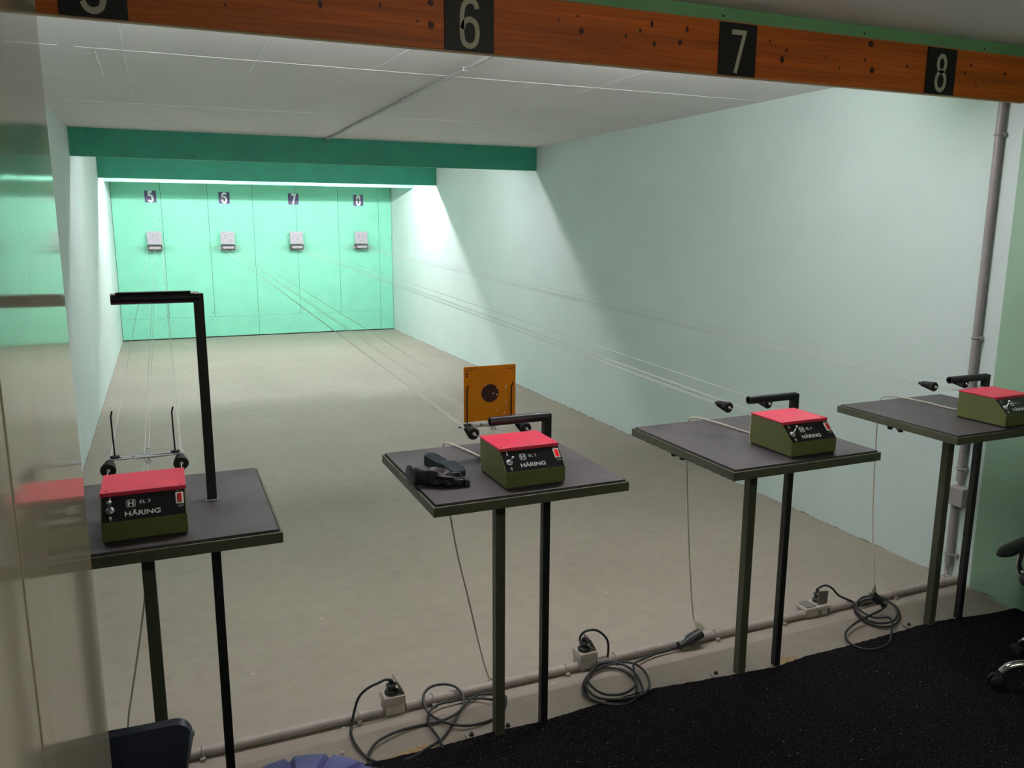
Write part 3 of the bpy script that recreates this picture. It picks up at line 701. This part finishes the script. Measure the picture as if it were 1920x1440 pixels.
# ================================================================== AIR PISTOL on table 6
r = thing('air_pistol', 'black air pistol with round-ended grip lying on its side on the table', 'pistol', (.84, 2.28, TOP))
G = lambda x, y, z: Vector((x-.84, y-.28-2.0, z-TOP))
d0 = G(.828, 2.395, .969); d1 = G(.862, 2.215, .971); ax = (d1-d0).normalized(); sd = Vector((ax.y, -ax.x, 0)).normalized()*-1
def fr(t, s, h): return d0+ax*t+sd*s+Vector((0, 0, h))
b = B(); L_ = (d1-d0).length
secs = [(0.0, .013, -.020, .004), (.006, .021, -.024, .012), (.03, .022, -.024, .013), (.075, .022, -.024, .010), (.08, .021, -.024, .006), (.13, .019, -.024, .004), (L_, .016, -.024, .000)]
b.rings([[fr(t, -w, lo), fr(t, w, lo), fr(t, w, hi*.4), fr(t, w*.45, hi), fr(t, -w*.45, hi), fr(t, -w, hi*.4)] for t, w, lo, hi in secs])
b.obj('slide', 'gun', r, bevel=.0015)
b = B(); b.rings([[fr(t, -w, lo), fr(t, w, lo), fr(t, w, hi), fr(t, -w, hi)] for t, w, lo, hi in ((.10, .016, -.025, .006), (.12, .024, -.025, .009), (.175, .026, -.025, .005), (L_+.012, .020, -.025, -.002), (L_+.016, .012, -.022, -.008))]); b.obj('receiver', 'gun', r, bevel=.002)
b = B(); b.torus(fr(.095, .032, -.016), .015, .0035, (0, 0, 1), 20, 8); b.obj('trigger_guard', 'gun', r, smooth=True)
b = B(); b.lathe(fr(-.004, 0, -.005), tuple(-ax), [(0, .007), (.004, .007), (.004, .003), (.0, .003)], 14); b.obj('muzzle', 'black_steel', r, smooth=True)
p0 = G(.716, 2.205, TOP+.031); p1 = G(.866, 2.138, TOP+.019); ga = (p1-p0).normalized(); gs = Vector((ga.y, -ga.x, 0)); n = 28
b = B(); rs = []
prof = [(0, .027, .029), (.02, .025, .027), (.045, .025, .026), (.065, .027, .027), (.085, .027, .022), (.105, .024, .018), (.125, .022, .016), (.142, .020, .013), (.152, .014, .008)]
rnd = random.Random(3); ph = [rnd.uniform(0, 6) for _ in range(4)]
for j in range(33):
    t = j/32*.152
    for (a, ra, ha), (c, rb, hb) in zip(prof, prof[1:]):
        if a <= t <= c+1e-9: q = (t-a)/(c-a); R1 = ra+(rb-ra)*q; R2 = ha+(hb-ha)*q; break
    amp = .0006+.0034*min(1, max(0, (t-.035)/.05))
    rg = []; q_ = max(0, 1-t/.055); gd = (gs*(1-q_)+Vector((.225, -.974, 0))*q_).normalized()
    for i in range(n):
        a = 2*math.pi*i/n; d = amp*(math.sin(5*a+ph[0]+t*38)+.6*math.sin(9*a+ph[1]-t*60)+.5*math.sin(t*190+ph[2]+3*a))
        P = p0+ga*t+gd*math.cos(a)*(R1+d)+Vector((0, 0, math.sin(a)*(R2+d))); P.z = max(P.z, .0005); rg.append(P)
    rs.append(rg)
b.rings(rs); b.obj('grip', 'grip', r, smooth=True)
pn = Vector((.974, .225, 0)); pg = Vector((.225, -.974, 0))
b = B(); b.lathe(p0-pn*.005, tuple(pn), [(0, .028), (.001, .030), (.005, .030), (.006, .027)], 30); 
pl = b.obj('grip_end_plate', 'black_tube', r, smooth=True)
b = B()
for q in (.010, -.010): b.lathe(p0-pn*.005+pg*q*.6+Vector((0, 0, q)), tuple(-pn), [(0, .0032), (.0012, .003)], 10)
b.obj('plate_screws', 'black_steel', pl)
b = B(); b.rings([[p1+Vector(v)+ga*t for v in ((-.002, -.018, -.018), (-.002, .022, -.018), (-.002, .020, .006), (-.002, -.012, .002))] for t in (-.012, .004)]); b.obj('palm_shelf', 'grip', r, bevel=.003)

# ================================================================== CABLES
def mains(pts, name, label, r_=.0032, m='cable_white', sm_=6):
    b = B(); b.tube(pts, r_, 8, smooth=sm_); return tag(b.obj(name, m, None, smooth=True, origin=True), label, 'cable', None)
zt = TOP+.0040
W8 = 'white mains cable '
mains([(-.03, 2.25, TOP+.02), (-.05, 2.33, zt), (-.03, 2.5, zt), (-.022, 2.562, zt+.002), (-.020, 2.58, .93), (-.018, 2.585, .75), (-.024, 2.58, .60), (-.055, 2.57, .42), (-.088, 2.565, .26), (-.105, 2.56, .17), (-.112, 2.575, .06), (-.10, 2.62, .006), (-.02, 2.66, .004), (.08, 2.68, .004)], 'power_cable', W8+'hanging behind the leftmost table')
mains([(1.03, 2.25, TOP+.015), (1.01, 2.35, zt), (.985, 2.47, zt+.003), (.966, 2.548, zt+.003), (.948, 2.575, zt+.006), (.940, 2.592, .935), (.941, 2.592, .83), (.955, 2.59, .73), (.985, 2.59, .55), (1.03, 2.592, .35), (1.072, 2.595, .16), (1.105, 2.605, .04), (1.13, 2.62, .0035), (1.2, 2.66, .0035)], 'power_cable', W8+'hanging from the table with the pistol')
mains([(2.02, 2.2, TOP+.015), (2.02, 2.331, zt), (2.005, 2.46, zt+.003), (1.985, 2.54, zt+.005), (1.955, 2.572, zt+.006), (1.945, 2.583, .93), (1.944, 2.583, .80), (1.952, 2.575, .60), (1.966, 2.568, .40), (1.982, 2.562, .22), (1.992, 2.556, .125), (1.996, 2.554, .10)], 'power_cable', W8+'hanging from the third table to a plug')
mains([(3.07, 2.2, TOP+.015), (3.069, 2.327, zt), (3.065, 2.45, zt+.003), (3.045, 2.55, zt+.004), (2.99, 2.592, zt+.006), (2.965, 2.60, .93), (2.962, 2.60, .82), (2.955, 2.585, .60), (2.935, 2.55, .38), (2.908, 2.50, .22), (2.893, 2.475, .155), (2.889, 2.468, .135)], 'power_cable', W8+'hanging from the farthest table to a plug')

CR = .0047
def flatpath(pts, z, amp=.004, ph=0): return [(x, y, (z-.012*max(0, min(1, (2.46-y)/.10)))+amp*(.5+.5*math.sin(i*1.3+ph))) for i, (x, y) in enumerate(pts)]
c1 = [(0.563, 2.46), (0.567, 2.402), (0.586, 2.345), (0.618, 2.309), (0.665, 2.29), (0.723, 2.287), (0.774, 2.305), (0.818, 2.328), (0.847, 2.352), (0.898, 2.4), (0.951, 2.458), (1.001, 2.502), (1.049, 2.521), (1.09, 2.520), (1.121, 2.501), (1.123, 2.463), (1.101, 2.418), (1.078, 2.393), (1.037, 2.383), (0.987, 2.375), (0.932, 2.376), (0.884, 2.406), (0.858, 2.445)]
c1up = [(0.836, 2.476, .017), (0.831, 2.514, .036), (0.841, 2.545, .048), (0.871, 2.566, .056), (0.915, 2.569, .056), (0.956, 2.549, .050), (0.974, 2.512, .036), (0.967, 2.478, .018)]
c1c = [(0.942, 2.45), (0.903, 2.432), (0.854, 2.43), (0.798, 2.437), (0.734, 2.431), (0.674, 2.414), (0.63, 2.396), (0.599, 2.364), (0.588, 2.329), (0.59, 2.29), (0.6, 2.272), (0.612, 2.250)]
pl1 = [(.728, 2.56, .112), (.722, 2.55, .128), (.70, 2.54, .139), (0.679, 2.53, .14), (0.639, 2.53, .128), (0.607, 2.53, .102), (0.588, 2.522, .06), (0.571, 2.50, .015)]
zf = CR+.0008
path = pl1+flatpath(c1, zf, .010)+c1up+flatpath(c1c, zf, .010, 1)
b = B(); b.tube(path, CR, 10, smooth=5)
b.tube(flatpath([(1.100, 2.425), (1.085, 2.452), (1.062, 2.470), (1.032, 2.495), (0.985, 2.512), (0.929, 2.512), (0.883, 2.508), (0.845, 2.485), (0.824, 2.443), (0.822, 2.411), (0.829, 2.354), (0.829, 2.318), (0.825, 2.281)], zf+.008, .006), CR, 10, smooth=5)
tag(b.obj('extension_cable', 'cable_black', None, smooth=True, origin=True), 'black cable lying in loose loops left of the pistol table foot', 'cable', 'black extension cables on the floor')

c2 = [(1.551, 2.520), (1.507, 2.5), (1.459, 2.463), (1.423, 2.417), (1.414, 2.362), (1.446, 2.314), (1.504, 2.295), (1.571, 2.319), (1.609, 2.363), (1.622, 2.42), (1.608, 2.471), (1.569, 2.5), (1.516, 2.502), (1.461, 2.474), (1.42, 2.43), (1.4, 2.379), (1.416, 2.332), (1.461, 2.291), (1.521, 2.277), (1.582, 2.297), (1.617, 2.336), (1.639, 2.4), (1.637, 2.458), (1.608, 2.497), (1.554, 2.506), (1.49, 2.488), (1.436, 2.441), (1.419, 2.389), (1.434, 2.342), (1.485, 2.309), (1.538, 2.293), (1.588, 2.289), (1.64, 2.326), (1.668, 2.376), (1.672, 2.424), (1.659, 2.470), (1.625, 2.499), (1.578, 2.509), (1.528, 2.51), (1.47, 2.471), (1.442, 2.433), (1.438, 2.387), (1.451, 2.346), (1.487, 2.325), (1.535, 2.317), (1.586, 2.337), (1.615, 2.385), (1.640, 2.434)]
air2 = [(1.478, 2.572, .110), (1.480, 2.565, .135), (1.496, 2.557, .152), (1.530, 2.552, .153), (1.562, 2.55, .133), (1.588, 2.55, .098), (1.594, 2.55, .055), (1.578, 2.535, .018)]
p2 = []
for i, (x, y) in enumerate(c2):
    lay = (i/len(c2))*.026; p2.append((x, y, zf-.012*max(0, min(1, (2.46-y)/.10))+lay+.003*math.sin(i*1.7)+.002))
b = B(); b.tube(air2+p2+[(1.662, 2.468, .026), (1.722, 2.500, .014), (1.792, 2.516, .014), (1.860, 2.519, .018), (1.905, 2.520, .024)], CR, 10, smooth=5)
tag(b.obj('extension_cable', 'cable_black', None, smooth=True, origin=True), 'black cable coiled in a round heap between the middle two tables', 'cable', 'black extension cables on the floor')

c3 = [(2.842, 2.515), (2.814, 2.49), (2.793, 2.433), (2.8, 2.388), (2.834, 2.353), (2.893, 2.349), (2.965, 2.384), (3.015, 2.445), (3.025, 2.490), (2.994, 2.515), (2.938, 2.522), (2.888, 2.520), (2.84, 2.512), (2.802, 2.466), (2.799, 2.402), (2.835, 2.366), (2.898, 2.361), (2.967, 2.397), (3.003, 2.45), (2.996, 2.491), (2.979, 2.515), (2.936, 2.53), (2.88, 2.525), (2.833, 2.505), (2.812, 2.447), (2.827, 2.398)]
c3b = [(2.868, 2.358), (2.850, 2.322), (2.811, 2.290), (2.765, 2.252), (2.707, 2.224), (2.64, 2.221), (2.598, 2.244), (2.584, 2.288), (2.605, 2.338), (2.657, 2.376), (2.742, 2.403), (2.825, 2.408), (2.885, 2.415), (2.921, 2.432)]
air3 = [(2.672, 2.572, .112), (2.686, 2.565, .123), (2.705, 2.56, .124), (2.738, 2.56, .105), (2.781, 2.56, .063), (2.815, 2.545, .045), (2.842, 2.53, .030)]
p3 = []
for i, (x, y) in enumerate(c3): p3.append((x, y, zf-.012*max(0, min(1, (2.46-y)/.10))+i/len(c3)*.024+.002+(.018 if y > 2.512 else 0)))
zq = [.034, .026, .016, .006, .004, .004, .004, .006, .010, .012, .020, .034, .040, .042]
p3b = [(x, y, zq[i]) for i, (x, y) in enumerate(c3b)]
b = B(); b.tube(air3+p3[1:]+p3b, CR, 10, smooth=5)
tag(b.obj('extension_cable', 'cable_black', None, smooth=True, origin=True), 'black cable coiled by the foot of the farthest table', 'cable', 'black extension cables on the floor')

def coupling(p0, p1, label, group='cable couplings'):
    p0, p1 = Vector(p0), Vector(p1); a = p1-p0; Ln = a.length
    r = thing('cable_coupling', label, 'socket coupling', p0, group=group)
    b = B(); b.lathe((0, 0, 0), a, [(0, .007), (Ln*.04, .018), (Ln*.08, .018), (Ln*.10, .010), (Ln*.35, .013), (Ln*.45, .021), (Ln*.62, .0235), (Ln, .0235), (Ln, .017)], 20, flat=(1, .9)); b.obj('housing', 'cable_black', r, smooth=True)
    return r
coupling((1.898, 2.515, .024), (2.012, 2.528, .052), 'black rubber coupling leaning on the floor conduit near the third table')
coupling((2.925, 2.432, .040), (2.872, 2.462, .092), 'black rubber coupling propped on the coil by the farthest table')
def euro_plug(p0, p1, p2, label):
    r = thing('mains_plug', label, 'plug', p0, group='pale flat mains plugs'); p0, p1, p2 = map(Vector, (p0, p1, p2))
    b = B(); a = (p1-p0).normalized(); c = a.cross(Vector((0, 1, 0))).normalized()*1.0; d = a.cross(c)
    L_ = (p1-p0).length; b.rings([[a*t+c*w*s+d*h*q for s, q in ((-1, -1), (1, -1), (1, 1), (-1, 1))] for t, w, h in ((0, .004, .004), (L_*.25, .008, .006), (L_*.8, .017, .007), (L_, .017, .007))]); b.obj('body', 'cable_white', r, bevel=.002)
euro_plug((1.996, 2.554, .105), (2.020, 2.532, .058), (0, 0, 0), 'pale flat plug in the coupling below the third table')
euro_plug((2.889, 2.468, .140), (2.873, 2.461, .094), (0, 0, 0), 'pale flat plug in the coupling on the farthest coil')

# ================================================================== FLOOR SOCKETS
def socket(x, y, label, flap=True):
    r = thing('floor_socket', label, 'socket', (x, y, 0), group='single sockets on the floor conduit')
    b = B(); b.box(-.036, .036, -.030, .036, 0, .040); b.obj('base', 'socket', r, bevel=.007)
    b = B(); b.box(-.039, .039, -.035, .038, .042, .068); b.obj('housing', 'socket', r, bevel=.006)
    b = B(); b.box(-.037, .037, -.034, -.028, .066, .073); b.box(-.037, -.031, -.030, .032, .066, .073); b.obj('rim', 'socket', r, bevel=.002)
    b = B(); b.cyl((0, .003, .067), (0, .003, .070), .026, 24); b.obj('socket_face', 'socket_flap', r, smooth=True)
    b = B(); b.box(-.028, .028, -.003, .003, 0, .060, Matrix.Translation((.036, .004, .070)) @ Matrix.Rotation(math.radians(-28), 4, 'Y') @ Matrix.Rotation(math.radians(90), 4, 'Z')); fl = b.obj('flap', 'socket_flap', r, bevel=.002)
    p = thing('rubber_plug', 'black rubber plug standing in the '+label, 'plug', (x-.004, y+.006, .0702), group='rubber plugs in the floor sockets')
    b = B(); b.lathe((0, 0, 0), (0, 0, 1), [(0, .023), (.006, .024), (.010, .022), (.014, .013), (.024, .0125), (.026, .018), (.031, .0185), (.034, .010), (.050, .007)], 22); b.obj('body', 'cable_black', p, smooth=True)
socket(.732, 2.560, 'cream floor socket left of the pistol table')
socket(1.498, 2.562, 'cream floor socket between the middle two tables')
r = thing('double_floor_socket', 'wider double floor socket with one lid raised, left of the farthest table', 'socket', (2.638, 2.562, 0))
b = B(); b.box(-.062, .062, -.030, .034, 0, .030); b.obj('base', 'socket', r, bevel=.007)
b = B(); b.box(-.068, .068, -.036, .040, .031, .050); b.obj('housing', 'socket', r, bevel=.006)
b = B(); b.box(-.060, -.008, -.028, .032, .049, .054); b.obj('flap', 'socket_flap', r, bevel=.002)
b = B(); b.box(-.029, .029, -.003, .003, 0, .060, Matrix.Translation((.030, -.020, .050)) @ Matrix.Rotation(math.radians(8), 4, 'Y') @ Matrix.Rotation(math.radians(-6), 4, 'X'))
b.obj('flap', 'socket_flap', r, bevel=.003)
b = B(); b.cyl((.034, .010, .050), (.034, .010, .053), .024, 24); b.obj('socket_face', 'socket_flap', r, smooth=True)
b = B(); b.box(.004, .020, -.0315, -.029, .006, .028); b.obj('latch', 'socket_flap', r)
p = thing('rubber_plug', 'black rubber plug behind the raised lid of the double socket', 'plug', (2.668, 2.574, .0532), group='rubber plugs in the floor sockets')
b = B(); b.lathe((0, 0, 0), (0, 0, 1), [(0, .019), (.006, .020), (.010, .018), (.014, .012), (.026, .0115), (.029, .015), (.034, .015), (.038, .008), (.058, .006)], 22); b.obj('body', 'cable_black', p, smooth=True)

# floor stains (bare wood filler patches) and pale crumbs
def patch(x, y, rx, ry, label, m='filler', rot=0):
    b = B(); n = 22; P = []
    for i in range(n):
        a = 2*math.pi*i/n; q = random.uniform(.75, 1.15); u, v = rx*q*math.cos(a), ry*q*math.sin(a); P.append((x+u*math.cos(rot)-v*math.sin(rot), y+u*math.sin(rot)+v*math.cos(rot)))
    zz = 0 if y > 2.46 else (-.012 if y < 2.36 else -.12*(2.46-y))
    b.prism(P, lambda u, v, t: Vector((u, v, t)), zz-.001, zz+.0006)
    return tag(b.obj('floor_patch', m, None, origin=True), label, 'stain', 'bare patches at the carpet edge')
M['filler'] = mat('bare_yellow_filler', (.40, .27, .13), .8, var=.35, scale=60, detail=8)
patch(.735, 2.324, .095, .022, 'ochre bare patch on the floor inside the left cable loops', rot=.1)
patch(1.50, 2.328, .07, .017, 'ochre bare patch below the round cable coil', rot=-.05)
patch(2.275, 2.305, .055, .026, 'ochre bare patch between the feet of the third table')
for i, (x, y) in enumerate(((.74, 2.70), (.55, 2.53), (1.33, 2.50), (.30, 3.0), (.62, 3.35), (1.9, 3.1), (.52, 2.40))):
    b = B(); b.ball((x, y, .001), .006, 8, (1.2, .8, .35)); tag(b.obj('paper_crumb', 'fluff', None, smooth=True, origin=True), 'tiny pale crumb lying on the beige floor', 'crumb', 'pale crumbs on the floor')

# ================================================================== SEATS
# navy shell chair under the leftmost table
r = thing('shell_chair', 'dark navy low-backed shell chair pushed under the leftmost table', 'chair', (-.118, 1.985, .001), rz=-.14)
b = B(); n = 40; rs = []
cols = []
for i in range(n+1):
    u = math.sin((-1+2*i/n)*math.pi/2); row = []
    for j, (yy, zz) in enumerate(((-.155, .585), (-.162, .592), (-.172, .588), (-.170, .54), (-.158, .47), (-.145, .40), (-.12, .345), (-.06, .325), (.05, .325), (.17, .335), (.20, .325))):
        wid = (.215-(.0 if j < 3 else min(1, (.592-zz)/.25)*.022)) if j < 6 else .175; cu = .018*u*u
        q = max(0, (abs(u)-.86)/.14); drop = .030*(1-math.sqrt(max(0, 1-q*q))) if j < 4 else 0
        row.append(b.bm.verts.new((u*wid, yy+(cu if j < 7 else 0), zz-drop+(cu*.7 if j >= 7 else 0))))
    cols.append(row)
for a, c in zip(cols, cols[1:]):
    for j in range(len(a)-1): b.face([a[j], c[j], c[j+1], a[j+1]])
o = b.obj('seat_shell', 'navy', r, smooth=True); md = o.modifiers.new('t', 'SOLIDIFY'); md.thickness = .012; md.offset = 0
for sx in (-1, 1):
    for yy in (-.12, .15):
        b = B(); b.cyl((sx*.15, yy*.8, .318), (sx*.18, yy*1.15, 0), .011, 12); b.obj('leg', 'chrome', r, smooth=True)
# blue ribbed stool
r = thing('ribbed_stool', 'round blue ribbed seat cushion of a stool at the bottom edge', 'stool', (.285, 1.600, .013))
b = B(); n = 96; rs = []
for rad, zz in ((.02, .455), (.08, .455), (.14, .452), (.175, .444), (.193, .430), (.200, .412), (.194, .392), (.16, .382)):
    rg = []
    for i in range(n):
        a = 2*math.pi*i/n; f = (i % 8)/8; s = -.009 if (i % 8) == 0 else (.002 if (i % 8) in (1, 7) else .0015)
        k = min(1, rad/.12); rg.append(Vector((math.cos(a)*(rad+s*k*.4), math.sin(a)*(rad+s*k*.4), zz+s*k)))
    rs.append(rg)
b.rings(rs); b.obj('cushion', 'blue', r, smooth=True)
b = B(); b.cyl((0, 0, .06), (0, 0, .383), .025, 16); b.obj('column', 'black_steel', r, smooth=True)
for q in range(5):
    a = q*1.2566+.3; b = B(); b.tube([(0, 0, .075), (math.cos(a)*.13, math.sin(a)*.13, .055), (math.cos(a)*.15, math.sin(a)*.15, .03)], .013, 10, smooth=3); b.obj('leg', 'black_steel', r, smooth=True)
    b = B(); b.ball((math.cos(a)*.152, math.sin(a)*.152, .0235), .0235, 10); b.obj('caster', 'rubber', r, smooth=True)

# office chair at right edge
cx, cy = 3.07, 1.70
r = thing('office_chair', 'black office chair with chrome star base cut by the right edge', 'office chair', (cx, cy, .001))
b = B(); b.cyl((0, 0, .07), (0, 0, .34), .028, 18); b.cyl((0, 0, .05), (0, 0, .12), .04, 18); b.obj('gas_column', 'chrome', r, smooth=True)
a0 = math.atan2(1.85-cy, 2.82-cx)
for q in range(5):
    a = a0+q*1.2566; ca, sa = math.cos(a), math.sin(a)
    b = B(); P = [(.03*ca, .03*sa, .090), (.12*ca, .12*sa, .104), (.19*ca, .19*sa, .102), (.230*ca, .230*sa, .088), (.252*ca, .252*sa, .064)]
    b.tube(P, .0165, 14, smooth=5); lg = b.obj('base_leg', 'chrome', r, smooth=True)
    b = B(); t = Vector((-sa, ca, 0)); c = Vector((.266*ca, .266*sa, .0285)); 
    for s in (-1, 1): b.lathe(c+t*s*.006, t*s, [(0, .024), (.004, .0275), (.012, .0275), (.016, .020)], 18)
    b.lathe(c+Vector((-.008*ca, -.008*sa, .018)), (0, 0, 1), [(0, .018), (.012, .014), (.024, .010)], 12)
    b.obj('caster', 'rubber', lg, smooth=True)
rot = Matrix.Rotation(math.radians(101.5), 4, 'Z')
b = B(); b.box(-.21, .19, -.225, .12, .38, .44, rot); b.obj('seat', 'rubber', r, bevel=.04, seg=5)
b = B(); b.box(-.10, .10, -.10, .10, .335, .38, rot); b.obj('tilt_mechanism', 'black_steel', r, bevel=.01)
b = B(); b.box(-.19, .19, -.31, -.255, .54, .98, rot); b.obj('backrest', 'rubber', r, bevel=.025, seg=4)
b = B(); b.box(-.03, .03, -.27, -.235, .36, .60, rot); b.obj('back_bracket', 'black_steel', r, bevel=.006)
for s in (-1, 1):
    b = B(); xo = s*.240; rs = []; az = .500
    for t in range(17):
        f = t/16; y = .175-.30*f; wd = .005+.024*math.sin(min(1, f*3.2)*math.pi/2)**.8*(1 if f < .85 else (1-(f-.85)*3)); hh = wd*.75
        rs.append([rot @ Vector((xo+math.cos(2*math.pi*i/14)*wd, y, az-.004*f+math.sin(2*math.pi*i/14)*hh)) for i in range(14)])
    b.rings(rs); b.obj('armrest', 'rubber', r, smooth=True)
    b = B(); b.tube([rot @ Vector(p) for p in ((xo, -.02, az-.012), (xo*1.02, -.03, .46), (xo, -.04, .38), (xo*.5, -.04, .365))], .011, 10, smooth=4); b.obj('armrest_bracket', 'chrome', r, smooth=True)
